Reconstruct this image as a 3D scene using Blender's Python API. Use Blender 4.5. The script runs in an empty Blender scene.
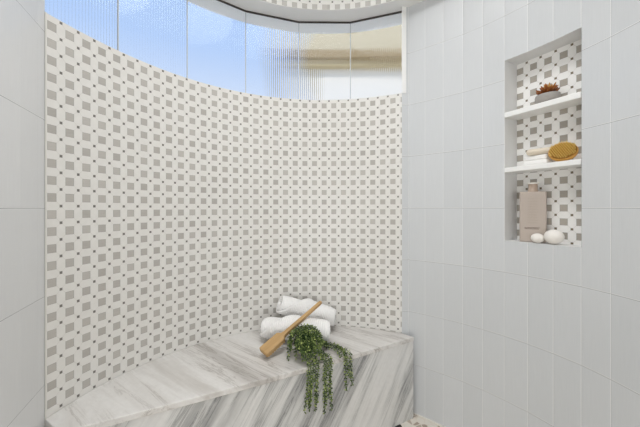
import bpy, bmesh, math, random
from mathutils import Vector, Matrix
random.seed(7)
PI = math.pi
sc = bpy.context.scene
COL = sc.collection
F = 302.4          # focal length in pixels of a 640 px wide frame
HOR = 208.0        # height of the level sight line in the frame
ZC = 1.21          # eye height
TH = 0.307         # tile height with joint
K = 1.0125
P = 0.06 * K       # mosaic repeat
BENCH = 0.468      # bench top

# ------------------------------------------------------------------ helpers
def link(o, parent=None):
    COL.objects.link(o)
    if parent: o.parent = parent
    return o

def mesh_obj(name, bm, mats, parent=None, smooth=False):
    me = bpy.data.meshes.new(name)
    bm.normal_update(); bm.to_mesh(me); bm.free()
    if not isinstance(mats, (list, tuple)): mats = [mats]
    for m in mats: me.materials.append(m)
    if smooth:
        for p in me.polygons: p.use_smooth = True
    return link(bpy.data.objects.new(name, me), parent)

def thing(name, label, cat, loc=(0, 0, 0), rotz=0, group=None, rot=None):
    o = bpy.data.objects.new(name, None); COL.objects.link(o)
    o.empty_display_size = .03
    o.location = loc; o.rotation_euler = rot if rot else (0, 0, rotz)
    o['label'] = label; o['category'] = cat
    if group: o['group'] = group
    return o

def tag(o, label, cat, group=None):
    o['label'] = label; o['category'] = cat
    if group: o['group'] = group
    return o

def struct(o):
    o['kind'] = 'structure'; return o

def box(bm, c, s, M=None):
    vs = []
    for dz in (-.5, .5):
        for dx, dy in ((-.5, -.5), (.5, -.5), (.5, .5), (-.5, .5)):
            v = Vector((c[0]+dx*s[0], c[1]+dy*s[1], c[2]+dz*s[2]))
            vs.append(bm.verts.new(M @ v if M else v))
    for q in ((0,3,2,1), (4,5,6,7), (0,1,5,4), (1,2,6,5), (2,3,7,6), (3,0,4,7)):
        bm.faces.new([vs[i] for i in q])

def prism(bm, pts, z0, z1):
    lo = [bm.verts.new((x, y, z0)) for x, y in pts]; hi = [bm.verts.new((x, y, z1)) for x, y in pts]
    n = len(pts)
    bm.faces.new(lo[::-1]); bm.faces.new(hi)
    for i in range(n): bm.faces.new((lo[i], lo[(i+1) % n], hi[(i+1) % n], hi[i]))

def bevel(bm, w, seg=2, ang=.6):
    bm.normal_update()
    es = [e for e in bm.edges if len(e.link_faces) == 2 and e.calc_face_angle(0) > ang]
    bmesh.ops.bevel(bm, geom=es, offset=w, segments=seg, profile=.5, affect='EDGES', clamp_overlap=True)

def lathe(bm, prof, n=32, M=None, sx=1, sy=1):
    rings = []
    for r, z in prof:
        if r < 1e-6:
            v = Vector((0, 0, z)); rings.append([bm.verts.new(M @ v if M else v)])
        else:
            rg = []
            for i in range(n):
                a = 2*PI*i/n; v = Vector((r*sx*math.cos(a), r*sy*math.sin(a), z))
                rg.append(bm.verts.new(M @ v if M else v))
            rings.append(rg)
    for A, B in zip(rings, rings[1:]):
        for i in range(n):
            j = (i+1) % n
            q = [A[i % len(A)], A[j % len(A)], B[j % len(B)], B[i % len(B)]]
            u = []
            for v in q:
                if v not in u: u.append(v)
            if len(u) > 2: bm.faces.new(u)

def tube(bm, pts, rads, n=8):
    rings = []
    for i, p in enumerate(pts):
        t = (pts[min(i+1, len(pts)-1)] - pts[max(i-1, 0)]).normalized()
        a = t.cross(Vector((0, .31, 1))); a = a.normalized() if a.length > 1e-4 else Vector((1, 0, 0))
        b = t.cross(a)
        r = rads[i] if isinstance(rads, (list, tuple)) else rads
        rings.append([bm.verts.new(p + a*r*math.cos(2*PI*k/n) + b*r*math.sin(2*PI*k/n)) for k in range(n)])
    for A, B in zip(rings, rings[1:]):
        for k in range(n): bm.faces.new((A[k], A[(k+1) % n], B[(k+1) % n], B[k]))
    bm.faces.new(rings[0][::-1]); bm.faces.new(rings[-1])

def uvquad(bm, uvl, vs, uvs, mi=0):
    f = bm.faces.new(vs)
    for l, u in zip(f.loops, uvs): l[uvl].uv = u
    f.material_index = mi
    return f

def srgb(r, g, b):
    def c(x):
        x /= 255
        return x/12.92 if x <= .04045 else ((x+.055)/1.055)**2.4
    return (c(r), c(g), c(b), 1)

# ------------------------------------------------------------------ node helpers
class NT:
    def __init__(s, name):
        s.m = bpy.data.materials.new(name); s.m.use_nodes = True
        s.t = s.m.node_tree; s.b = s.t.nodes['Principled BSDF']
    def n(s, typ, **kw):
        x = s.t.nodes.new(typ)
        for k, v in kw.items(): setattr(x, k, v)
        return x
    def l(s, a, b): s.t.links.new(a, b)
    def math(s, op, a, b=None, c=None):
        x = s.n('ShaderNodeMath', operation=op)
        for i, v in enumerate((a, b, c)):
            if v is None: continue
            if isinstance(v, (int, float)): x.inputs[i].default_value = v
            else: s.l(v, x.inputs[i])
        return x.outputs[0]
    def mix(s, f, a, b):
        x = s.n('ShaderNodeMix', data_type='RGBA')
        for i, v in ((0, f), (6, a), (7, b)):
            if hasattr(v, 'links'): s.l(v, x.inputs[i])
            else: x.inputs[i].default_value = v
        return x.outputs[2]
    def uv(s):
        u = s.n('ShaderNodeUVMap'); u.uv_map = 'UVMap'
        sp = s.n('ShaderNodeSeparateXYZ'); s.l(u.outputs[0], sp.inputs[0])
        return sp.outputs[0], sp.outputs[1], u.outputs[0]
    def obj(s, scale=(1, 1, 1), rot=(0, 0, 0)):
        tc = s.n('ShaderNodeTexCoord'); mp = s.n('ShaderNodeMapping')
        mp.inputs['Scale'].default_value = scale; mp.inputs['Rotation'].default_value = rot
        s.l(tc.outputs['Object'], mp.inputs[0]); return mp.outputs[0]
    def noise(s, vec, scale, detail=4, rough=.5, dist=0):
        x = s.n('ShaderNodeTexNoise'); x.inputs['Scale'].default_value = scale
        x.inputs['Detail'].default_value = detail; x.inputs['Roughness'].default_value = rough
        x.inputs['Distortion'].default_value = dist
        if vec is not None: s.l(vec, x.inputs['Vector'])
        return x.outputs['Fac']
    def ramp(s, f, stops):
        x = s.n('ShaderNodeValToRGB'); e = x.color_ramp.elements
        while len(e) < len(stops): e.new(.5)
        for i, (p, c) in enumerate(stops): e[i].position = p; e[i].color = c
        s.l(f, x.inputs[0]); return x.outputs[0]
    def bump(s, h, strength=.3, dist=.001):
        x = s.n('ShaderNodeBump'); x.inputs['Strength'].default_value = strength
        x.inputs['Distance'].default_value = dist; s.l(h, x.inputs['Height'])
        s.l(x.outputs[0], s.b.inputs['Normal'])
    def base(s, c, rough=.5, spec=.5):
        if hasattr(c, 'links'): s.l(c, s.b.inputs['Base Color'])
        else: s.b.inputs['Base Color'].default_value = c
        s.b.inputs['Roughness'].default_value = rough
        s.b.inputs['Specular IOR Level'].default_value = spec
        return s.m

def plain(name, c, rough=.5, spec=.5, noise=0, scale=30, bump=0):
    t = NT(name)
    if noise or bump:
        f = t.noise(t.obj(), scale, 5)
        k = 1 - noise
        col = t.mix(f, (c[0]*k, c[1]*k, c[2]*k, 1), (min(1, c[0]*(1+noise)), min(1, c[1]*(1+noise)), min(1, c[2]*(1+noise)), 1))
        t.base(col, rough, spec)
        if bump: t.bump(f, bump, .002)
    else: t.base(c, rough, spec)
    return t.m

# ------------------------------------------------------------------ materials
def mosaic_mat(name, v0, w0=srgb(219, 217, 212), w1=srgb(231, 229, 225), g0=srgb(168, 164, 158), g1=srgb(196, 192, 186), d=srgb(118, 115, 110)):
    t = NT(name); u, v, uvv = t.uv()
    cu = t.math('DIVIDE', u, P); cv = t.math('DIVIDE', t.math('SUBTRACT', v, v0), P)
    iu = t.math('FLOOR', t.math('ADD', cu, .5)); iv = t.math('FLOOR', t.math('ADD', cv, .5))
    a = t.math('ABSOLUTE', t.math('SUBTRACT', cu, iu)); b = t.math('ABSOLUTE', t.math('SUBTRACT', cv, iv))
    mx = t.math('MAXIMUM', a, b); mn = t.math('MINIMUM', a, b)
    sq = t.math('LESS_THAN', mx, .222)
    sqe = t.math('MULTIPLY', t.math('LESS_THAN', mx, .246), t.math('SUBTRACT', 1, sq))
    dot = t.math('GREATER_THAN', mn, .420)
    diag = t.math('MULTIPLY', t.math('LESS_THAN', t.math('SUBTRACT', mx, mn), .014), t.math('SUBTRACT', 1, t.math('MAXIMUM', sq, dot)))
    cmb = t.n('ShaderNodeCombineXYZ'); t.l(iu, cmb.inputs[0]); t.l(iv, cmb.inputs[1])
    wn = t.n('ShaderNodeTexWhiteNoise', noise_dimensions='2D'); t.l(cmb.outputs[0], wn.inputs['Vector'])
    mp = t.n('ShaderNodeMapping'); mp.inputs['Scale'].default_value = (40, 260, 1); t.l(uvv, mp.inputs[0])
    st = t.noise(mp.outputs[0], 1, 3)
    cloud = t.noise(uvv, 38, 4)
    white = t.mix(cloud, w0, w1)
    sqf = t.math('ADD', t.math('MULTIPLY', wn.outputs['Value'], .5), t.math('MULTIPLY', st, .6))
    grey = t.mix(sqf, g0, g1)
    col = t.mix(t.math('MULTIPLY', diag, .55), white, srgb(200, 196, 190))
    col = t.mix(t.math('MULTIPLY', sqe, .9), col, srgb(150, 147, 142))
    col = t.mix(sq, col, grey)
    col = t.mix(dot, col, d)
    t.base(col, .32, .4)
    t.bump(t.math('SUBTRACT', 1, t.math('MAXIMUM', diag, sqe)), .35, .0012)
    return t.m

TW = .1007
def tile_mat(name, u0, c0, c1):
    t = NT(name); u, v, uvv = t.uv()
    cu = t.math('DIVIDE', t.math('SUBTRACT', u, u0), TW); cv = t.math('DIVIDE', v, TH)
    iu = t.math('ROUND', cu); iv = t.math('ROUND', cv)
    su = t.math('MULTIPLY', t.math('SUBTRACT', cu, iu), TW); sv = t.math('MULTIPLY', t.math('SUBTRACT', cv, iv), TH)
    du = t.math('ABSOLUTE', su); dv = t.math('ABSOLUTE', sv)
    def band(x, a, b): return t.math('MULTIPLY', t.math('GREATER_THAN', x, a), t.math('LESS_THAN', x, b))
    cmb = t.n('ShaderNodeCombineXYZ'); t.l(t.math('FLOOR', cu), cmb.inputs[0]); t.l(t.math('FLOOR', cv), cmb.inputs[1])
    wn = t.n('ShaderNodeTexWhiteNoise', noise_dimensions='2D'); t.l(cmb.outputs[0], wn.inputs['Vector'])
    mp = t.n('ShaderNodeMapping'); mp.inputs['Scale'].default_value = (420, 9, 1); t.l(uvv, mp.inputs[0])
    st = t.noise(mp.outputs[0], 1, 3)
    fac = t.math('ADD', t.math('MULTIPLY', st, .75), t.math('MULTIPLY', wn.outputs['Value'], .25))
    col = t.mix(fac, c0, c1)
    col = t.mix(band(sv, 0, .0030), col, srgb(224, 225, 225))
    col = t.mix(band(su, -.0021, 0), col, srgb(236, 237, 237))
    # pale grout line, with bevel shading painted as a dark line beside it
    col = t.mix(band(sv, -.0014, 0), col, srgb(136, 138, 140))
    col = t.mix(band(su, 0, .0008), col, srgb(160, 162, 164))
    t.base(col, .27, .5)
    edge = t.math('MULTIPLY', t.math('MINIMUM', t.math('DIVIDE', du, .004), 1), t.math('MINIMUM', t.math('DIVIDE', dv, .004), 1))
    t.bump(t.math('ADD', edge, t.math('MULTIPLY', st, .12)), .3, .0012)
    return t.m

def marble_mat(name, rot, k, front=False, loc=(0, 0, 0)):
    # long grey streaks along one direction of the slab
    t = NT(name)
    tc = t.n('ShaderNodeTexCoord')
    mr = t.n('ShaderNodeMapping', vector_type='TEXTURE'); mr.inputs['Rotation'].default_value = rot
    t.l(tc.outputs['Object'], mr.inputs[0])
    def scaled(s):
        m = t.n('ShaderNodeMapping'); m.inputs['Scale'].default_value = s; m.inputs['Location'].default_value = loc; t.l(mr.outputs[0], m.inputs[0]); return m.outputs[0]
    f1 = t.noise(scaled((.9, 7*k, 7*k)), 1, 7, .60, .5)
    f2 = t.noise(scaled((1.6, (30 if front else 22)*k, (30 if front else 22)*k)), 1, 8, .70, .9)
    big = t.noise(scaled((.7, 2.2, 2.2)), 1, 2)
    th = t.math('ADD', f1, t.math('MULTIPLY', t.math('SUBTRACT', big, .5), .7))
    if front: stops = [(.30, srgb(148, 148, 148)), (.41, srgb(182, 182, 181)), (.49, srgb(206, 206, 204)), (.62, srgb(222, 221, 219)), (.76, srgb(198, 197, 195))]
    else: stops = [(.24, srgb(172, 168, 163)), (.38, srgb(196, 192, 188)), (.47, srgb(214, 211, 207)), (.60, srgb(224, 222, 219)), (.76, srgb(200, 196, 191))]
    base = t.ramp(th, stops)
    w = .046 if front else .034
    v = t.math('SUBTRACT', 1, t.math('MINIMUM', t.math('DIVIDE', t.math('ABSOLUTE', t.math('SUBTRACT', f2, .46)), w), 1))
    v = t.math('MULTIPLY', v, t.math('MINIMUM', t.math('MAXIMUM', t.math('MULTIPLY', t.math('SUBTRACT', .58, th), 6), 0), 1))
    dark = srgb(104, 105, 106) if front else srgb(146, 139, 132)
    col = t.mix(t.math('MULTIPLY', v, (.85 if front else .8)), base, dark)
    fine = t.noise(mr.outputs[0], 60, 5)
    col = t.mix(t.math('MULTIPLY', t.math('SUBTRACT', fine, .4), .5), col, srgb(186, 183, 178))
    t.base(col, .28, .45)
    return t.m

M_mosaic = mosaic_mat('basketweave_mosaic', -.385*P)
M_niche = mosaic_mat('basketweave_mosaic_niche_lit', .0, srgb(241, 240, 237), srgb(249, 248, 246), srgb(158, 152, 143), srgb(190, 183, 173), srgb(122, 110, 92))  # same mosaic as the wall; niche light and shade painted into its tones
M_tile_r = tile_mat('fluted_glass_tile', 0, srgb(200, 203, 205), srgb(213, 215, 217))
M_tile_l = tile_mat('fluted_glass_tile_side', .05, srgb(208, 209, 210), srgb(222, 223, 223))
M_white = plain('white_stone', srgb(238, 238, 236), .35, .5, .02, 12)
M_paint = plain('white_paint', srgb(240, 239, 236), .6, .3)
M_grout = plain('pale_grout', srgb(222, 220, 214), .7, .2)
M_nside = plain('niche_lining', srgb(222, 222, 221), .4, .4, .02, 20)
M_gasket = plain('dark_gasket', srgb(62, 56, 52), .5)
M_strip = plain('grey_silicone', srgb(192, 196, 198), .4)
M_marble_top = marble_mat('marble_top', (0, 0, math.radians(-36)), 1.0, False, (1.7, 5.2, 0))
M_marble_front = marble_mat('marble_front', (0, math.radians(-57), math.radians(27)), 1.35, True, (3.3, 9.7, 21.1))
M_wood = None

# reeded glass
t = NT('reeded_glass')
t.base((1, 1, 1, 1), .06, .5)
t.b.inputs['Transmission Weight'].default_value = 1.0
t.b.inputs['IOR'].default_value = 1.3
M_glass = t.m

# ------------------------------------------------------------------ plan curves
def mcurve(s, n=300):
    x, y = -.94175*K, 1.06216*K
    s /= K
    co = (1.3438963, -.6948804, -.3805777, .1244224)
    h = s/n
    for i in range(n):
        q = (i+.5)*h
        a = co[0]+co[1]*q+co[2]*q*q+co[3]*q**3
        x += math.cos(a)*h*K; y += math.sin(a)*h*K
    return Vector((x, y))
S0, S1 = -.0225*K, 1.852*K
def offset_line(pts, d):
    out = []
    for i, p in enumerate(pts):
        t = (pts[min(i+1, len(pts)-1)]-pts[max(i-1, 0)]).normalized()
        out.append(p + Vector((-t.y, t.x))*d)
    return out
NM = 60
ms = [S0+(S1-S0)*i/NM for i in range(NM+1)]
mp_ = [mcurve(s) for s in ms]
CX, CY = .0443, .906     # middle of the round room
Z_SILL, Z_CEIL = ZC+.683, ZC+1.196

# right wall joints: each on its sight line, at the depth of the fitted curve
vx = [408.7, 425.4, 443.5, 463, 482.8, 504.5, 528, 553.5, 581.5, 611]
vz = [1.8013, 1.7397, 1.6743, 1.6045, 1.5299, 1.4502, 1.3653, 1.2754, 1.181, 1.0831]
W = [Vector(((a-320)/F*z, z)) for a, z in zip(vx, vz)]
W = [W[0] + (mp_[-1]-W[0])] + W if False else W
W += [Vector((1.053, .983)), Vector((1.049, .8825))]
for i in range(9): W.append(W[-1] + Vector((-.012-.002*i, -.1)))
WL = [mp_[-1]] + W           # partial strip first
us = [-(W[0]-mp_[-1]).length] + [i*TW for i in range(len(W))]
NI0, NI1 = 6, 9              # niche between these indices of WL
N_TOP, N_BOT = ZC+2.30*TH, ZC-.506*TH

# ------------------------------------------------------------------ setting: mosaic wall
def strip_wall(name, pts, uu, z0, z1, thick, mat, matb, mat_top=None):
    bm = bmesh.new(); uvl = bm.loops.layers.uv.new('UVMap')
    op = offset_line(pts, thick)
    A = [bm.verts.new((p.x, p.y, z0)) for p in pts]; B = [bm.verts.new((p.x, p.y, z1)) for p in pts]
    C_ = [bm.verts.new((p.x, p.y, z0)) for p in op]; D = [bm.verts.new((p.x, p.y, z1)) for p in op]
    for i in range(len(pts)-1):
        uvquad(bm, uvl, (A[i], A[i+1], B[i+1], B[i]), ((uu[i], z0-ZC), (uu[i+1], z0-ZC), (uu[i+1], z1-ZC), (uu[i], z1-ZC)), 0)
        z = [(0, 0)]*4
        uvquad(bm, uvl, (C_[i+1], C_[i], D[i], D[i+1]), z, 1)
        uvquad(bm, uvl, (B[i], B[i+1], D[i+1], D[i]), z, 1)
        uvquad(bm, uvl, (A[i+1], A[i], C_[i], C_[i+1]), z, 1)
    uvquad(bm, uvl, (A[0], B[0], D[0], C_[0]), [(0, 0)]*4, 1)
    uvquad(bm, uvl, (A[-1], C_[-1], D[-1], B[-1]), [(0, 0)]*4, 1)
    return struct(mesh_obj(name, bm, [mat, matb]))
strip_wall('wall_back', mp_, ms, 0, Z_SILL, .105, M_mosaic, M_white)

# ------------------------------------------------------------------ setting: right wall with the niche cut out
bm = bmesh.new(); uvl = bm.loops.layers.uv.new('UVMap')
ZT = Z_CEIL
zs = [0, N_BOT, N_TOP, ZT]
WO = offset_line(WL, .16); WO[0] = WL[0] + Vector((.10, .13))
vi = [[bm.verts.new((p.x, p.y, z)) for z in zs] for p in WL]
vo = [[bm.verts.new((p.x, p.y, z)) for z in zs] for p in WO]
for i in range(len(WL)-1):
    for j in range(3):
        if j == 1 and NI0 <= i < NI1: continue
        uvquad(bm, uvl, (vi[i][j], vi[i+1][j], vi[i+1][j+1], vi[i][j+1]),
               ((us[i], zs[j]-ZC), (us[i+1], zs[j]-ZC), (us[i+1], zs[j+1]-ZC), (us[i], zs[j+1]-ZC)), 0)
    for j in range(3): uvquad(bm, uvl, (vo[i+1][j], vo[i][j], vo[i][j+1], vo[i+1][j+1]), [(0, 0)]*4, 1)
    uvquad(bm, uvl, (vi[i][3], vi[i+1][3], vo[i+1][3], vo[i][3]), [(0, 0)]*4, 1)
    uvquad(bm, uvl, (vi[i+1][0], vi[i][0], vo[i][0], vo[i+1][0]), [(0, 0)]*4, 1)
for j in range(3):
    uvquad(bm, uvl, (vi[0][j], vi[0][j+1], vo[0][j+1], vo[0][j]), [(0, 0)]*4, 1)
    uvquad(bm, uvl, (vi[-1][j], vo[-1][j], vo[-1][j+1], vi[-1][j+1]), [(0, 0)]*4, 1)
wall_right = struct(mesh_obj('wall_right', bm, [M_tile_r, M_paint]))

FL, FR = WL[NI0], WL[NI1]
NLEN = (FR-FL).length
nc = (FR-FL).normalized(); nn = Vector((-nc.y, nc.x))
ND = .10
NROT = math.atan2(nc.y, nc.x)
def niche(a, b, z=0):
    q = FL + nc*a + nn*b
    return Vector((q.x, q.y, z))
def niche_a(px, b):              # distance along the niche of the point seen in that picture column
    k = (px-320)/F
    q = FL + nn*b
    return (q.x-k*q.y)/(k*nc.y-nc.x)
bm = bmesh.new(); uvl = bm.loops.layers.uv.new('UVMap')
fr = [WL[i] for i in range(NI0, NI1+1)]
for z, up in ((N_BOT, True), (N_TOP, False)):
    vs = [bm.verts.new((p.x, p.y, z)) for p in fr] + [bm.verts.new(niche(NLEN, ND, z)), bm.verts.new(niche(0, ND, z))]
    uvquad(bm, uvl, vs if up else vs[::-1], [(0, 0)]*len(vs))
for a in (0, NLEN):
    vs = [bm.verts.new(niche(a, b, z)) for b, z in ((0, N_BOT), (ND, N_BOT), (ND, N_TOP), (0, N_TOP))]
    uvquad(bm, uvl, vs if a == 0 else vs[::-1], [(0, 0)]*4)
struct(mesh_obj('niche_lining', bm, M_nside, wall_right))
bm = bmesh.new(); uvl = bm.loops.layers.uv.new('UVMap')
a0 = niche_a(563.7, ND)
vs = [bm.verts.new(niche(a, ND-.0005, z)) for a, z in ((0, N_BOT), (NLEN, N_BOT), (NLEN, N_TOP), (0, N_TOP))]
uvquad(bm, uvl, vs, [(a-a0, z-ZC) for a, z in ((0, N_BOT), (NLEN, N_BOT), (NLEN, N_TOP), (0, N_TOP))])
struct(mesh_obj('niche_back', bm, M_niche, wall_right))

# ------------------------------------------------------------------ setting: left wall
LE = mp_[0]
q0 = Vector(((0-320)/F*.819, .819)); ldir = (q0-LE).normalized()
lp = [LE + ldir*.62, LE]
strip_wall('wall_left', lp, [-.62, 0], 0, 2.85, .12, M_tile_l, M_paint)
# pale edge strip in the corner
bm = bmesh.new()
tt = (mp_[1]-mp_[0]).normalized(); n2 = Vector((tt.y, -tt.x))
a = LE; prism(bm, [tuple(a), tuple(a+tt*.004), tuple(a+tt*.004+n2*.003), tuple(a+n2*.003-ldir*-.001)], 0, Z_SILL)
struct(mesh_obj('trim_1', bm, M_grout))
# white jamb beside the window end
bm = bmesh.new()
d = (W[0]-mp_[-1]).normalized(); nj = Vector((-d.y, d.x))
a = mp_[-1] - nj*.003
prism(bm, [tuple(a-d*.002), tuple(a+d*.026), tuple(a+d*.026+nj*.0028), tuple(a+d*.004+nj*.0028)], Z_SILL, Z_CEIL)
struct(mesh_obj('trim_2', bm, M_white))

# ------------------------------------------------------------------ floor
t = NT('pebble_floor')
vor = t.n('ShaderNodeTexVoronoi', feature='DISTANCE_TO_EDGE'); vor.inputs['Scale'].default_value = 26
vc = t.n('ShaderNodeTexVoronoi'); vc.inputs['Scale'].default_value = 26
tc = t.n('ShaderNodeTexCoord'); t.l(tc.outputs['Object'], vor.inputs['Vector']); t.l(tc.outputs['Object'], vc.inputs['Vector'])
sp = t.n('ShaderNodeSeparateColor'); t.l(vc.outputs['Color'], sp.inputs[0])
stone = t.ramp(sp.outputs[0], [(0, srgb(166, 150, 134)), (.35, srgb(186, 174, 160)), (.5, srgb(222, 216, 206)), (1, srgb(228, 222, 212))])
g = t.math('LESS_THAN', vor.outputs['Distance'], .07)
t.base(t.mix(g, stone, srgb(222, 214, 202)), .45)
t.bump(vor.outputs['Distance'], .3, .004)
M_floor = t.m
bm = bmesh.new()
prism(bm, [(-1.9, -2.1), (1.9, -2.1), (1.9, .1), (1.25, .3), (1.25, 2.1), (-1.3, 2.1), (-1.3, .5), (-1.9, .5)], -.1, 0)
struct(mesh_obj('floor', bm, M_floor))
# the bathroom the shower opens into, behind the viewpoint
def slab(name, x0, x1, y0, y1, z0, z1):
    bm = bmesh.new(); prism(bm, [(x0, y0), (x1, y0), (x1, y1), (x0, y1)], z0, z1)
    return struct(mesh_obj(name, bm, M_paint))
slab('wall_front', -1.9, 1.9, -2.1, -2.0, 0, 2.9)
slab('wall_far_left', -1.9, -1.8, -2.0, .45, 0, 2.9)
slab('wall_far_right', 1.8, 1.9, -2.0, .0, 0, 2.9)
slab('wall_left_return', -1.8, -.86, .40, .52, 0, 2.9)
slab('wall_right_return', 1.06, 1.8, -.06, .06, 0, 2.9)
slab('ceiling_bathroom', -1.9, 1.9, -2.1, .52, 2.9, 3.0)
# pale corner joint where right wall meets floor
bm = bmesh.new()
for i in range(len(WL)-1):
    a, b = WL[i], WL[i+1]; tn = (b-a).normalized(); n2 = Vector((tn.y, -tn.x))
    prism(bm, [tuple(a), tuple(a+n2*.005), tuple(b+n2*.005), tuple(b)][::-1], 0, .006)
struct(mesh_obj('baseboard_right', bm, M_grout))

# ------------------------------------------------------------------ ceiling ring, dome, window
def circ(r, a): return Vector((CX+r*math.sin(a), CY+r*math.cos(a)))
R_IN, R_G, R_OUT = .921, 1.050, 1.112
bm = bmesh.new()
n = 96
r1 = [[bm.verts.new((*circ(r, 2*PI*i/n), z)) for i in range(n)] for r, z in ((R_IN, Z_CEIL), (R_OUT+.06, Z_CEIL), (R_OUT+.06, Z_CEIL+.45), (R_IN+.004, Z_CEIL+.45))]
for k in range(4):
    A, B = r1[k], r1[(k+1) % 4]
    for i in range(n): bm.faces.new((A[i], A[(i+1) % n], B[(i+1) % n], B[i]))
top = [bm.verts.new((*circ(R_IN+.004, 2*PI*i/n), Z_CEIL+.449)) for i in range(n)]
bm.faces.new(top[::-1])
ceiling = struct(mesh_obj('ceiling', bm, M_paint))
bm = bmesh.new(); uvl = bm.loops.layers.uv.new('UVMap')
for i in range(n):
    a, b = circ(R_IN, 2*PI*i/n), circ(R_IN, 2*PI*(i+1)/n)
    u0, u1 = R_IN*2*PI*i/n, R_IN*2*PI*(i+1)/n
    z0, z1 = Z_CEIL, Z_CEIL+.45
    vs = [bm.verts.new((*q, z)) for q, z in ((a, z0), (b, z0), (b, z1), (a, z1))]
    uvquad(bm, uvl, vs, [(u0, .02), (u1, .02), (u1, .47), (u0, .47)])
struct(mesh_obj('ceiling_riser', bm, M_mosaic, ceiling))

win = bpy.data.objects.new('window_1', None); COL.objects.link(win); struct(win)
angs = [math.radians(x) for x in (-81.5, -64.7, -46.4, -28.1, -9.85, 8.3, 31)]
for k in range(6):
    A, B = circ(R_G, angs[k]), circ(R_G, angs[k+1])
    d = (B-A).normalized(); nrm = Vector((-d.y, d.x)); L = (B-A).length - .004
    A = A + d*.002
    nf = max(4, round(L/.0125)); m = 8
    bm = bmesh.new()
    inn, out = [], []
    N = nf*m
    for i in range(N+1):
        s = L*i/N
        h = .0045 + .0016*abs(math.sin(PI*i/m))
        inn.append(A+d*s); out.append(A+d*s+nrm*h)
    z0, z1 = Z_SILL, Z_CEIL
    vi_ = [[bm.verts.new((p.x, p.y, z)) for z in (z0, z1)] for p in (inn[0], inn[-1])]
    vo_ = [[bm.verts.new((p.x, p.y, z)) for z in (z0, z1)] for p in out]
    bm.faces.new((vi_[0][0], vi_[1][0], vi_[1][1], vi_[0][1]))
    for i in range(N):
        f = bm.faces.new((vo_[i+1][0], vo_[i][0], vo_[i][1], vo_[i+1][1])); f.smooth = True
    vo_ = [[bm.verts.new((p.x, p.y, z)) for z in (z0, z1)] for p in out]
    bm.faces.new((vi_[0][0], vi_[0][1], vo_[0][1], vo_[0][0])); bm.faces.new((vi_[1][0], vo_[-1][0], vo_[-1][1], vi_[1][1]))
    bm.faces.new([vi_[1][0], vi_[0][0]] + [v[0] for v in vo_]); bm.faces.new([vi_[0][1], vi_[1][1]] + [v[1] for v in vo_[::-1]])
    struct(mesh_obj('pane', bm, M_glass, win))
    bm = bmesh.new()
    A2, B2 = circ(R_G, angs[k]), circ(R_G, angs[k+1])
    prism(bm, [tuple(A2-nrm*.004), tuple(B2-nrm*.004), tuple(B2-nrm*.0004), tuple(A2-nrm*.0004)], Z_CEIL-.011, Z_CEIL)
    struct(mesh_obj('gasket', bm, M_gasket, win))
    if k:
        bm = bmesh.new(); p = circ(R_G, angs[k]); er = (p-Vector((CX, CY))).normalized(); et = Vector((er.y, -er.x))
        prism(bm, [tuple(p-er*.002-et*.0025), tuple(p-er*.002+et*.0025), tuple(p+er*.007+et*.0018), tuple(p+er*.007-et*.0018)], Z_SILL, Z_CEIL)
        struct(mesh_obj('glazing_strip', bm, M_strip, win))

# ------------------------------------------------------------------ outside: neighbouring house seen through the glass
M_stucco = plain('stucco', srgb(244, 241, 234), .9, .1, .04, 6)
M_roof = plain('tan_roof', srgb(206, 190, 154), .9, .1, .12, 3)
M_brown = plain('brown_fascia', srgb(170, 150, 116), .8, .1)
house = thing('neighbour_house', 'pale stucco house with tan roof blurred behind the reeded glass', 'house', (2.9, 5.0, 0))
bm = bmesh.new(); box(bm, (0, 2.4, 1.8), (6.4, 4.4, 3.6)); mesh_obj('wall', bm, M_stucco, house)
bm = bmesh.new(); box(bm, (0, 0.02, 3.76), (7.0, .08, .13)); mesh_obj('fascia', bm, M_brown, house)
bm = bmesh.new()
pr = [(.0, 3.6), (.0, 3.86), (2.4, 6.0), (4.8, 3.86), (4.8, 3.6)]
lo = [bm.verts.new((-3.5, y+.06, z)) for y, z in pr]; hi = [bm.verts.new((3.5, y+.06, z)) for y, z in pr]
bm.faces.new(lo); bm.faces.new(hi[::-1])
for i in range(5): bm.faces.new((lo[i], hi[i], hi[(i+1) % 5], lo[(i+1) % 5]))
mesh_obj('roof', bm, M_roof, house)
bm = bmesh.new(); prism(bm, [(-15, 2.4), (15, 2.4), (15, 20), (-15, 20)], -.3, -.15)
o = struct(mesh_obj('ground', bm, plain('gravel', srgb(232, 224, 208), .95, .1, .1, 20)))

# ------------------------------------------------------------------ bench
def at(px, py, z):
    Y = F*(ZC-z)/(py-HOR)
    return Vector(((px-320)/F*Y, Y, z))
e0, e1 = Vector((.538, 1.742)), Vector((-.80, 1.034))
def front(tv, off=0):            # gently bowed front edge from the right wall (0) to the left (1.25)
    q = e0.lerp(e1, tv); d = (e1-e0).normalized(); nrm = Vector((-d.y, d.x))   # towards the room
    if nrm.y > 0: nrm = -nrm
    return q + nrm*(.012*4*tv*(1-tv) if 0 <= tv <= 1 else 0) + nrm*off
NB = 24
TEND = 1.045
edge = [front(TEND*i/NB) for i in range(NB+1)]
def front_y(x):
    for a, b in zip(edge, edge[1:]):
        if b.x <= x <= a.x: return a.y+(b.y-a.y)*(x-a.x)/(b.x-a.x)
    return edge[-1].y
bench = thing('shower_bench', 'grey veined white marble bench built along the curved mosaic wall', 'bench', (0, 1.4, 0))
off0 = Vector((0, -1.4))
lwall = [LE + ldir*s for s in (.0,)]
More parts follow.
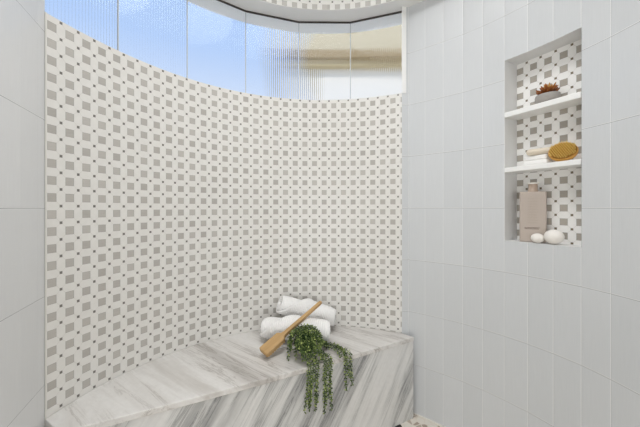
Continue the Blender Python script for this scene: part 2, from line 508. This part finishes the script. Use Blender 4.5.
# where the front edge meets the left wall
def top_poly(off):
    pts = [front(TEND*i/NB, off) for i in range(NB+1)]
    back = [p + (Vector((CX, CY))-p).normalized()*.001 for p in mp_]
    return pts + back
pl = [tuple(p+off0) for p in top_poly(.004)]
bm = bmesh.new(); prism(bm, pl[::-1], BENCH-.024, BENCH); bevel(bm, .003, 2, .9)
fpts = [p+off0 for p in top_poly(.004)[:NB+1]]
for v in bm.verts:               # the seat falls a little towards its front edge at the wide end
    if v.co.z > BENCH-.01:
        dist = min((v.co.xy-p).length for p in fpts)
        v.co.z += .014*max(0, min(1, (-.15-v.co.x)/.75))*min(1, dist/.22)
bmesh.ops.triangulate(bm, faces=[f for f in bm.faces if len(f.verts) > 4])
mesh_obj('seat_slab', bm, M_marble_top, bench)
bm = bmesh.new()
fo = [front(TEND*i/NB, 0)+off0 for i in range(NB+1)]; fi = [front(TEND*i/NB, -.03)+off0 for i in range(NB+1)]
prism(bm, ([tuple(p) for p in fo] + [tuple(p) for p in fi[::-1]])[::-1], 0, BENCH-.0245)
mesh_obj('front_panel', bm, M_marble_front, bench)

# ------------------------------------------------------------------ towels
def towel_mat():
    t = NT('white_terry')
    v = t.obj()
    u = t.n('ShaderNodeUVMap'); u.uv_map = 'UVMap'
    sp = t.n('ShaderNodeSeparateXYZ'); t.l(u.outputs[0], sp.inputs[0])
    rib = t.math('SINE', t.math('MULTIPLY', sp.outputs[0], 2*PI/.011))
    nz = t.noise(v, 420, 3)
    t.base(t.mix(t.noise(v, 14, 3), srgb(240, 239, 237), srgb(250, 249, 248)), .95, .1)
    t.b.inputs['Sheen Weight'].default_value = .25
    t.bump(t.math('ADD', t.math('MULTIPLY', rib, .7), nz), .5, .004)
    return t.m
M_towel = towel_mat()
def rolled_towel(name, label, A, B, R, twist, phase, seed):
    rnd = random.Random(seed)
    ax = B-A; L = ax.length
    root = thing(name, label, 'towel', (A+B)/2, group='rolled towels on the bench')
    X = ax.normalized(); Y = X.cross(Vector((0, 0, 1))).normalized(); Zv = X.cross(Y)*-1
    if Zv.z < 0: Zv = -Zv
    bm = bmesh.new(); uvl = bm.loops.layers.uv.new('UVMap')
    turns = 3.6; per = 40; n = int(turns*per); th = .0155
    NL = 28
    grid = []
    for j in range(NL+1):
        f = j/NL
        tt = f-.5
        rim = 1 - .16*(abs(2*tt)**9)
        row_o, row_i = [], []
        for i in range(n+1):
            q = i/n
            r = .010 + (R-.010)*q
            a = -turns*2*PI*(1-q) + phase + twist*tt
            sag = 1 + .012*math.sin(3*a+seed) + .007*math.sin(7*tt*3+2*a+seed)
            lx = tt*L + .010*math.sin(a*1.0+seed)*(abs(2*tt)**3) * (1 if tt > 0 else -1)
            r += .009*max(0, (q-.95)/.05)**2
            for lst, rr in ((row_o, r), (row_i, r-th*.88)):
                rr = max(.002, rr)*(rim if lst is row_o else min(1, rim*1.02))*sag
                lst.append(bm.verts.new(X*lx + Y*rr*math.cos(a)*1.04 + Zv*rr*math.sin(a)*.97))
        grid.append((row_o, row_i))
    for j in range(NL):
        for i in range(n):
            o0, i0 = grid[j]; o1, i1 = grid[j+1]
            u = [(j/NL*L, i/n*.8), (j/NL*L, (i+1)/n*.8), ((j+1)/NL*L, (i+1)/n*.8), ((j+1)/NL*L, i/n*.8)]
            uvquad(bm, uvl, (o0[i], o0[i+1], o1[i+1], o1[i]), u); uvquad(bm, uvl, (i0[i+1], i0[i], i1[i], i1[i+1]), [u[1], u[0], u[3], u[2]])
        for i in (0, n):
            o0, i0 = grid[j]; o1, i1 = grid[j+1]
            uvquad(bm, uvl, (o0[i], o1[i], i1[i], i0[i]), [(0, 0)]*4)
    for j in (0, NL):
        o0, i0 = grid[j]
        for i in range(n): uvquad(bm, uvl, (o0[i], i0[i], i0[i+1], o0[i+1]), [(0, 0)]*4)
    bmesh.ops.recalc_face_normals(bm, faces=bm.faces)
    mesh_obj('towel_roll', bm, M_towel, root, smooth=True)
    return root
RL = .068
zl = BENCH+RL+.004
def ray(px, py, Y): return Vector(((px-320)/F*Y, Y, ZC-(py-HOR)/F*Y))
def pix(px, z, py): return at(px, py, z)
A = pix(265, zl, 326.8); B = pix(329, zl, 331.5)
rolled_towel('rolled_towel', 'lower white rolled towel lying on the marble bench behind the plant', A, B, RL, 5.0, 2.2, 1)
A2 = ray(279.5, 303.2, 1.80); B2 = ray(335, 318.2, 1.83)
rolled_towel('rolled_towel', 'upper white rolled towel tilted across the top of the other roll', A2, B2, .065, 5.0, 1.9, 4)

# ------------------------------------------------------------------ bath brush leaning on the towels
def wood_mat(name, c0, c1, sc_=(6, 60, 60)):
    t = NT(name); f = t.noise(t.obj(sc_), 1, 6, .6, .4)
    t.base(t.mix(f, c0, c1), .45, .4); return t.m
M_wood = wood_mat('tan_wood', srgb(156, 120, 74), srgb(206, 172, 122))
M_bristle = plain('bristle', srgb(205, 180, 140), .9, .1, .15, 200)
h1 = ray(321.3, 301.8, 1.728); lift = .02
for _ in range(30):              # let the lowest corner of the head just touch the bench
    h0 = at(265.2, 351.0, BENCH+lift)
    ax = h1-h0; L = ax.length; X = ax.normalized()
    Zv = Vector((-.08, -.42, 1)); Zv = (Zv - X*Zv.dot(X)).normalized(); Yv = Zv.cross(X)
    low = min((h0 + X*x + Yv*y + Zv*z).z for x in (-.013, .07) for y in (-.031, .031) for z in (-.0238,))
    lift += BENCH+.002-low
MB = Matrix((X, Yv, Zv)).transposed()
brush = thing('bath_brush', 'long wooden bath brush propped against the two rolled towels', 'brush', h0, rot=MB.to_euler())
bm = bmesh.new()
secs = [(-.013, .028, .011), (-.010, .031, .0135), (.0, .032, .014), (.05, .032, .014), (.098, .031, .0135), (.106, .027, .0125), (.114, .0155, .011), (.13, .0115, .0100), (.20, .0105, .0095), (.30, .0095, .0085), (L-.02, .0095, .0085), (L-.006, .0085, .0075), (L, .005, .004)]
rings = []
for x, w, h in secs:
    rg = []
    for k in range(16):
        a = 2*PI*(k+.5)/16; c, s_ = math.cos(a), math.sin(a); e = .26
        rg.append(bm.verts.new((x, w*math.copysign(abs(c)**e, c), h*math.copysign(abs(s_)**e, s_))))
    rings.append(rg)
for a_, b_ in zip(rings, rings[1:]):
    for k in range(16): bm.faces.new((a_[k], b_[k], b_[(k+1) % 16], a_[(k+1) % 16]))
bm.faces.new(rings[0]); bm.faces.new(rings[-1][::-1]); bmesh.ops.recalc_face_normals(bm, faces=bm.faces)
mesh_obj('handle', bm, M_wood, brush, smooth=False)
bm = bmesh.new()
for i in range(9):
    for j in range(6):
        x = .004+i*.0118; y = -.024+j*.0096
        b2 = Matrix.Translation((x, y, -.0135))
        lathe(bm, [(.0030, .001), (.0036, -.006), (.0028, -.0095), (0, -.010)], 6, b2)
mesh_obj('bristles', bm, M_bristle, brush)
bm = bmesh.new()
tube(bm, [Vector((L-.012+.0*math.cos(a), .0105*math.cos(a), .0095*math.sin(a))) for a in [2*PI*i/16 for i in range(17)]], .0009, 6)
mesh_obj('hanging_cord', bm, plain('brown_cord', srgb(120, 88, 52), .8), brush)

# ------------------------------------------------------------------ trailing plant
tl = NT('green_leaf')
oi = tl.n('ShaderNodeAttribute'); oi.attribute_name = 'tone'
tl.base(tl.ramp(oi.outputs['Fac'], [(0, srgb(36, 52, 24)), (.5, srgb(84, 106, 48)), (1, srgb(174, 188, 112))]), .45, .4)
M_leaf = tl.m
M_stem = plain('green_stem', srgb(66, 88, 48), .6)
def leaf(bm, lay, p, d, ln, w, tone, up):
    d = d.normalized(); s = d.cross(up)
    s = s.normalized() if s.length > 1e-4 else Vector((1, 0, 0)); u = s.cross(d)
    base = bm.verts.new(p); tip = bm.verts.new(p+d*ln)
    rings = []
    for f, k in ((.3, .75), (.62, 1.0), (.88, .55)):
        rings.append([bm.verts.new(p+d*ln*f + (s*math.cos(2*PI*i/6) + u*math.sin(2*PI*i/6)*.7)*w*.5*k) for i in range(6)])
    vs = [base, tip]+[v for r in rings for v in r]
    for v in vs: v[lay] = tone
    for i in range(6):
        j = (i+1) % 6
        bm.faces.new((base, rings[0][j], rings[0][i])); bm.faces.new((tip, rings[2][i], rings[2][j]))
        for a, b in ((0, 1), (1, 2)): bm.faces.new((rings[a][i], rings[a][j], rings[b][j], rings[b][i]))
def vine(name, pts, root, step=.0052, ln=.0125, w=.0068, rnd=random.Random(3), spread=1.0):
    # resample a smooth path and hang leaves on it
    dense = []
    n = len(pts)
    for i in range(n-1):
        p0, p1, p2, p3 = pts[max(i-1, 0)], pts[i], pts[i+1], pts[min(i+2, n-1)]
        for k in range(10):
            q = k/10
            dense.append(.5*((2*p1)+(p2-p0)*q+(2*p0-5*p1+4*p2-p3)*q*q+(3*p1-p0-3*p2+p3)*q**3))
    dense.append(pts[-1])
    sb = bmesh.new(); tube(sb, dense, .0011, 5)
    st = mesh_obj('stem', sb, M_stem, root)
    lb = bmesh.new(); lay = lb.verts.layers.float.new('tone')
    acc = 0; ang = rnd.random()*6
    for a, b in zip(dense, dense[1:]):
        acc += (b-a).length
        while acc > step:
            acc -= step
            t_ = (b-a).normalized(); s = t_.cross(Vector((.2, .9, .3))).normalized(); u = s.cross(t_)
            ang += 2.4 + rnd.uniform(-.4, .4)
            out = s*math.cos(ang)+u*math.sin(ang)
            leaf(lb, lay, a+out*.001, out*spread+t_*rnd.uniform(.25, .7)+Vector((0, 0, -.15)), ln*rnd.uniform(.8, 1.15), w*rnd.uniform(.85, 1.15), min(1, max(0, rnd.gauss(.45, .32))), Vector((0, 0, 1)) if abs(t_.z) < .9 else Vector((0, 1, 0)))
    lf = mesh_obj('foliage', lb, M_leaf, st, smooth=True)
    st.name = name
    return st
CB = Vector((-.073, 1.508, BENCH+.074)); RB = .076
plant = thing('trailing_plant', 'bushy green trailing plant spilling over the front edge of the bench', 'plant', (CB.x, CB.y, BENCH))
o0 = Vector((CB.x, CB.y, BENCH))
rnd = random.Random(11)
bm = bmesh.new(); bmesh.ops.create_icosphere(bm, subdivisions=2, radius=RB*.74)
for v in bm.verts: v.co = Vector((v.co.x, v.co.y, v.co.z*.95)) + (CB-o0)
mesh_obj('moss_ball', bm, plain('dark_moss', srgb(40, 58, 34), .9, .1, .3, 90), plant, smooth=True)
def rel(p): return p-o0
for k in range(34):              # short stems arching over the mound
    az = 2*PI*k/34*5 + rnd.uniform(-.3, .3); el = rnd.uniform(.55, 1.45)
    def sph(a, e, r): return CB + Vector((math.cos(a)*math.cos(e), math.sin(a)*math.cos(e), math.sin(e)))*r
    pts = [sph(az, el, RB*.7), sph(az+.1, el-.1, RB*1.0), sph(az+.22, el-.65, RB*1.08), sph(az+.3, el-1.15, RB*1.02)]
    for p in pts: p.z = max(p.z, BENCH+.008)
    vine('vine', [rel(p) for p in pts], plant, .0048, .0120, .0066, rnd)
def edge_pt(px):
    lo, hi = -.8, .53
    for _ in range(40):
        m = (lo+hi)/2
        if 320+F*m/(front_y(m)-.012) < px: lo = m
        else: hi = m
    return Vector((lo, front_y(lo)-.012, BENCH+.004))
hang = [((308, 310.5), (304.5, 413), -.5), ((310.5, 312), (310, 407), -.35), ((313, 313), (309, 411), -.2), ((315.5, 316), (315.5, 412), 0), ((318, 317), (317, 403), .1),
        ((324, 324.5), (324.5, 414), .3), ((326, 326.5), (325.5, 406), .4), ((329, 330), (331.5, 411), .5), ((331, 331), (328.5, 399), .55)]
for (pe, pm), (tx, ty), lat in hang:
    E_ = edge_pt(pe)
    Y = E_.y-.008
    tip = ray(tx, ty, Y+.003); mid = ray((pm+tx)/2, (ty+368)/2, Y)
    st = CB + Vector((lat*RB*.8, -RB*.62, RB*.45))
    md = (st+E_)/2 + Vector((0, -.02, .022))
    md.z = max(BENCH+.016, min(md.z, BENCH+.06))
    E1 = E_ + Vector((0, .012, .008)); E2 = Vector((E_.x, Y, BENCH-.03))
    vine('vine', [rel(p) for p in (st, md, E1, E2, mid, tip)], plant, .0044, .0108, .0068, rnd)
side = [((338, 346.5), (345, 350), (346.2, 391)), ((337, 345), (347, 350), (350, 378)), ((339, 347), (350.5, 352), (352.3, 386)), ((336, 349), (341, 357), None)]
for a_, e_, tp in side:
    st = CB + Vector((RB*.8, -RB*.2, RB*.3)); p1 = at(a_[0]-10, a_[1]-2, BENCH+.016); p2 = at(a_[0], a_[1], BENCH+.012)
    E_ = edge_pt(e_[0])
    if tp:
        pts = [st, p1, p2, E_+Vector((-.002, .014, .008)), Vector((E_.x, E_.y-.008, BENCH-.022)), ray(tp[0], tp[1], E_.y-.006)]
    else: pts = [st, p1, p2, at(e_[0], e_[1], BENCH+.01)]
    vine('vine', [rel(p) for p in pts], plant, .0044, .0108, .0068, rnd)
for px, py in ((288, 359), (296, 358), (303, 362), (322, 360)):
    st = CB + Vector(((px-308)/14*RB*.7, -RB*.6, RB*.1)); e = at(px, py, BENCH+.007)
    vine('vine', [rel(p) for p in (st, (st+e)/2+Vector((0, 0, .006)), e)], plant, .005, .012, .0066, rnd)

# ------------------------------------------------------------------ niche shelves
def shelf(zt, th, label):
    r = niche(0, 0, zt-th)
    bm = bmesh.new()
    box(bm, (NLEN/2, (ND-.001)/2-.001, th/2), (NLEN-.002, ND-.001+.002, th)); bevel(bm, .003, 2)
    o = mesh_obj('niche_shelf', bm, M_white)
    o.location = r; o.rotation_euler = (0, 0, NROT)
    return tag(o, label, 'shelf', 'white slabs across the niche')
Z_S1, Z_S2 = ZC+1.487*TH, ZC+.627*TH
shelf(Z_S1, .025, 'upper white stone niche shelf carrying the potted succulent')
shelf(Z_S2, .023, 'lower white stone niche shelf carrying the round body brush')

# succulent in an oval pot
b = .047; a = niche_a(547.6, b)
suc = thing('potted_succulent', 'small rust coloured succulent in a grey concrete bowl on upper niche shelf', 'plant', niche(a, b, Z_S1), NROT)
bm = bmesh.new(); lathe(bm, [(0, 0), (.036, 0), (.043, .006), (.047, .018), (.0475, .030), (.045, .040), (.0425, .0415), (.040, .038), (.038, .030), (0, .030)], 40, None, 1, .86)
mesh_obj('bowl', bm, plain('grey_concrete', srgb(160, 156, 151), .85, .2, .12, 60, .2), suc, smooth=True)
ts = NT('rust_leaf'); at_ = ts.n('ShaderNodeAttribute'); at_.attribute_name = 'tone'
ts.base(ts.ramp(at_.outputs['Fac'], [(0, srgb(84, 42, 18)), (.5, srgb(156, 90, 36)), (1, srgb(206, 160, 78))]), .5, .4)
bm = bmesh.new(); lathe(bm, [(0, .033), (.038, .032), (.0385, .0365), (.02, .039), (0, .040)], 24, None, 1, .86)
mesh_obj('soil', bm, plain('dark_soil', srgb(70, 48, 34), .95, .1, .3, 120), suc)
for ring_, (cnt, el, ln) in enumerate(((12, .42, .044), (11, .72, .050), (9, 1.02, .052), (5, 1.32, .050))):
    for k in range(cnt):
        az = 2*PI*k/cnt + ring_*.35 + rnd.uniform(-.1, .1); e = el+rnd.uniform(-.1, .1)
        d = Vector((math.cos(az)*math.cos(e), math.sin(az)*math.cos(e)*.85, math.sin(e)))
        bm = bmesh.new(); lay = bm.verts.layers.float.new('tone')
        leaf(bm, lay, Vector((0, 0, .036))+d*.004, d, ln*rnd.uniform(.9, 1.1), .0125, min(1, max(0, rnd.gauss(.3+.12*ring_, .2))), Vector((0, 0, 1)) if e < 1.2 else Vector((1, 0, 0)))
        mesh_obj('leaf', bm, ts.m, suc, smooth=True)

# folded cloth under the brush handle
b = .055; a0_ = niche_a(527.5, b); a1_ = niche_a(551, b)
cl = thing('folded_washcloth', 'folded white washcloth under the cream handle of the round brush', 'washcloth', niche((a0_+a1_)/2, b, Z_S2), NROT)
bm = bmesh.new(); wl = a1_-a0_
for k in range(2):
    box(bm, (0, 0, .0110+k*.0217), (wl-.003*k, .068-.004*k, .022))
bevel(bm, .0065, 3)
mesh_obj('cloth', bm, M_towel if False else plain('white_cotton', srgb(240, 239, 237), .95, .1, .02, 40, .1), cl, smooth=True)
# round body brush with cream handle: bristle face turned to the room
bc = .030; ac = niche_a(563.0, bc)
HD = .042
Mt = Matrix.Rotation(math.radians(64), 4, 'X')
br = thing('body_brush', 'oval body brush with golden bristles and cream handle on lower niche shelf', 'brush', niche(ac, bc, Z_S2), NROT+.30)
MT = Matrix.Translation((0, 0, HD)) @ Mt
M_gold = wood_mat('golden_wood', srgb(196, 140, 60), srgb(222, 172, 90))
bm = bmesh.new(); lathe(bm, [(0, -.013), (.040, -.013), (.0455, -.009), (.047, 0), (.0455, .006), (.041, .008), (0, .008)], 40, MT, 1.07, .92)
mesh_obj('brush_head', bm, M_gold, br, smooth=True)
bm = bmesh.new(); lathe(bm, [(.0425, .0075), (.0425, .011), (.036, .0125), (0, .0125)], 40, MT, 1.07, .92)
mesh_obj('bristle_pad', bm, plain('pad_tan', srgb(140, 98, 42), .9, .1), br, smooth=True)
bm = bmesh.new()
for i in range(-7, 8):
    for j in range(-7, 8):
        x = (i + .5*(j % 2))*.0076; y = j*.0066
        if (x/1.07)**2+(y/.92)**2 > .0395**2: continue
        lathe(bm, [(.0021, .012), (.0021, .021), (.0013, .0235), (0, .024)], 5, MT @ Matrix.Translation((x, y, 0)) @ Matrix.Rotation(x*4, 4, 'Y') @ Matrix.Rotation(-y*4, 4, 'X'))
mesh_obj('bristles', bm, plain('golden_bristle', srgb(252, 214, 126), .7, .3, .2, 300), br)['kind'] = 'stuff'
bm = bmesh.new()
hx0, hx1 = -.052, -(ac-niche_a(531, .05))
hz = .0585
secs = [(hx0+.016, .012, .011), (hx0, .0135, .0125), (hx0-.03, .0155, .0145), (hx1+.012, .0160, .0145), (hx1+.003, .012, .011), (hx1, .007, .005)]
rings = [[bm.verts.new((x, .010+w*math.cos(2*PI*k/14)+ .022*min(1, (hx0+.016-x)/.05), hz+h*math.sin(2*PI*k/14))) for k in range(14)] for x, w, h in secs]
for A_, B_ in zip(rings, rings[1:]):
    for k in range(14): bm.faces.new((A_[k], A_[(k+1) % 14], B_[(k+1) % 14], B_[k]))
bm.faces.new(rings[0]); bm.faces.new(rings[-1]); bmesh.ops.recalc_face_normals(bm, faces=bm.faces)
o = mesh_obj('handle', bm, plain('cream_wood', srgb(222, 210, 192), .5, .4, .04, 30), br, smooth=True); o['label'] = 'cream handle'

# shampoo bottle
BW, BD, BH = .101, .044, .230
b = .066; aL = niche_a(519.6, b-.01); 
bot = thing('shampoo_bottle', 'tall taupe rectangular bottle standing in the bottom of the niche', 'bottle', niche(niche_a(533, .054), .054, N_BOT), NROT+.42)
M_taupe = plain('taupe_plastic', srgb(185, 173, 163), .42, .4)
bm = bmesh.new(); box(bm, (0, 0, BH/2), (BW, BD, BH)); bevel(bm, .006, 3)
mesh_obj('bottle_body', bm, M_taupe, bot, smooth=False)
bm = bmesh.new(); lathe(bm, [(.0205, BH-.001), (.0205, BH+.006), (.018, BH+.008), (.018, BH+.034), (.0185, BH+.0345)], 32)
mesh_obj('neck', bm, plain('taupe_neck', srgb(176, 156, 140), .3, .5), bot, smooth=True)
bm = bmesh.new(); lathe(bm, [(0, BH+.0345), (.0225, BH+.0345), (.0235, BH+.036), (.0235, BH+.0395), (.022, BH+.041), (0, BH+.041)], 32)
o = mesh_obj('cap', bm, plain('white_cap', srgb(236, 232, 226), .4), bot); o['label'] = 'white flat cap'
bm = bmesh.new()                 # two printed lines too small to read, and the raised lettering column above
for z, x0, x1 in ((.066, -.030, .026), (.061, -.030, .022)):
    x = x0
    while x < x1:
        w = rnd.uniform(.002, .0042); box(bm, (x+w/2, -BD/2-.0002, z), (w, .0006, .0028)); x += w+.0011
mesh_obj('print', bm, plain('dark_print', srgb(104, 88, 80), .6), bot)
bm = bmesh.new()
for k in range(10):
    z = .088+k*.0122; x = -.018
    while x < .016:
        w = rnd.uniform(.003, .006); box(bm, (x+w/2, -BD/2-.0002, z), (w, .0008, .0050)); x += w+.0016
mesh_obj('raised_lettering', bm, plain('taupe_raised', srgb(180, 168, 157), .45), bot)

# two white bath stones
def stone(px, b, rx, rz, label):
    a = niche_a(px, b)
    o = None
    bm = bmesh.new(); bmesh.ops.create_uvsphere(bm, u_segments=28, v_segments=18, radius=1)
    for v in bm.verts:
        x, y, z = v.co; v.co = Vector((x*rx*(1+.05*z), y*rx*.86, rz+z*rz*(1 if z > 0 else .985)))
        v.co.z = max(v.co.z, .0006)
    o = mesh_obj('bath_stone', bm, M_stone, None, smooth=True)
    o.location = niche(a, b, N_BOT); o.rotation_euler = (0, 0, NROT)
    return tag(o, label, 'stone', 'white bath stones in the niche')
M_stone = plain('white_soap', srgb(238, 234, 228), .55, .3, .03, 25)
stone(537.6, .020, .0265, .0215, 'small round white bath stone in front of the bottle')
stone(554.0, .030, .0365, .0315, 'larger white egg shaped bath stone right beside the small one')

# ------------------------------------------------------------------ floor drain beside the bench
dr = thing('floor_drain', 'small dark floor drain against the foot of the bench', 'drain', (0, 0, 0))
q = at(398, 426.5, 0)
dr.location = q
bm = bmesh.new(); lathe(bm, [(0, .0005), (.021, .0005), (.021, .002), (0, .002)], 20)
mesh_obj('drain_cover', bm, plain('black_metal', srgb(34, 32, 30), .4), dr)

# ------------------------------------------------------------------ light
w = bpy.data.worlds.new('sky'); sc.world = w; w.use_nodes = True
nt = w.node_tree; bg = nt.nodes['Background']
tc = nt.nodes.new('ShaderNodeTexCoord'); sp = nt.nodes.new('ShaderNodeSeparateXYZ'); nt.links.new(tc.outputs['Generated'], sp.inputs[0])
rp = nt.nodes.new('ShaderNodeValToRGB'); e = rp.color_ramp.elements
e[0].position = 0; e[0].color = srgb(226, 232, 240); e[1].position = 1; e[1].color = srgb(140, 180, 240)
x = e.new(.28); x.color = srgb(216, 229, 249)
x = e.new(.45); x.color = srgb(178, 206, 248)
nt.links.new(sp.outputs[2], rp.inputs[0]); nt.links.new(rp.outputs[0], bg.inputs[0])
bg.inputs[1].default_value = 1.0

def area(name, loc, rot, size, power, col=(1, 1, 1), shape='DISK', sy=None):
    l = bpy.data.lights.new(name, 'AREA'); l.energy = power; l.size = size; l.shape = shape; l.color = col
    if sy: l.size_y = sy
    o = bpy.data.objects.new(name, l); COL.objects.link(o); o.location = loc; o.rotation_euler = rot
    return o
area('ceiling_fill_light', (CX, CY, Z_CEIL+.43), (0, 0, 0), .9, 13.5, (.985, .99, 1)).data.spread = math.radians(135)  # unseen light added in the dome to brighten the shower
area('bathroom_fill_light', (0, -1.95, 1.15), (PI/2+.17, 0, 0), 2.4, 42, (.970, .985, 1), 'RECTANGLE', 1.7)  # large fill light added behind the camera, tilted up towards the soffit
sun = bpy.data.lights.new('sun', 'SUN'); sun.energy = 1.6; sun.angle = .01; sun.color = (1, .93, .82)
so = bpy.data.objects.new('sun', sun); COL.objects.link(so); so.location = (2, -4, 8)
so.rotation_euler = Vector((-.5, .62, -.62)).to_track_quat('-Z', 'Y').to_euler()

# ------------------------------------------------------------------ camera
cam = bpy.data.cameras.new('camera'); co = bpy.data.objects.new('camera', cam); COL.objects.link(co)
co.location = (0, 0, ZC); co.rotation_euler = (PI/2, 0, 0)
cam.sensor_width = 36; cam.lens = 36*F/640; cam.shift_y = (HOR-213.5)/640; cam.clip_start = .01
sc.camera = co
sc.view_settings.view_transform = 'Standard'; sc.view_settings.look = 'None'
sc.view_settings.exposure = .07; sc.view_settings.gamma = 1; sc.view_settings.use_curve_mapping = False
sc.cycles.use_denoising = True
sc.cycles.max_bounces = 12; sc.cycles.transmission_bounces = 12; sc.cycles.diffuse_bounces = 6
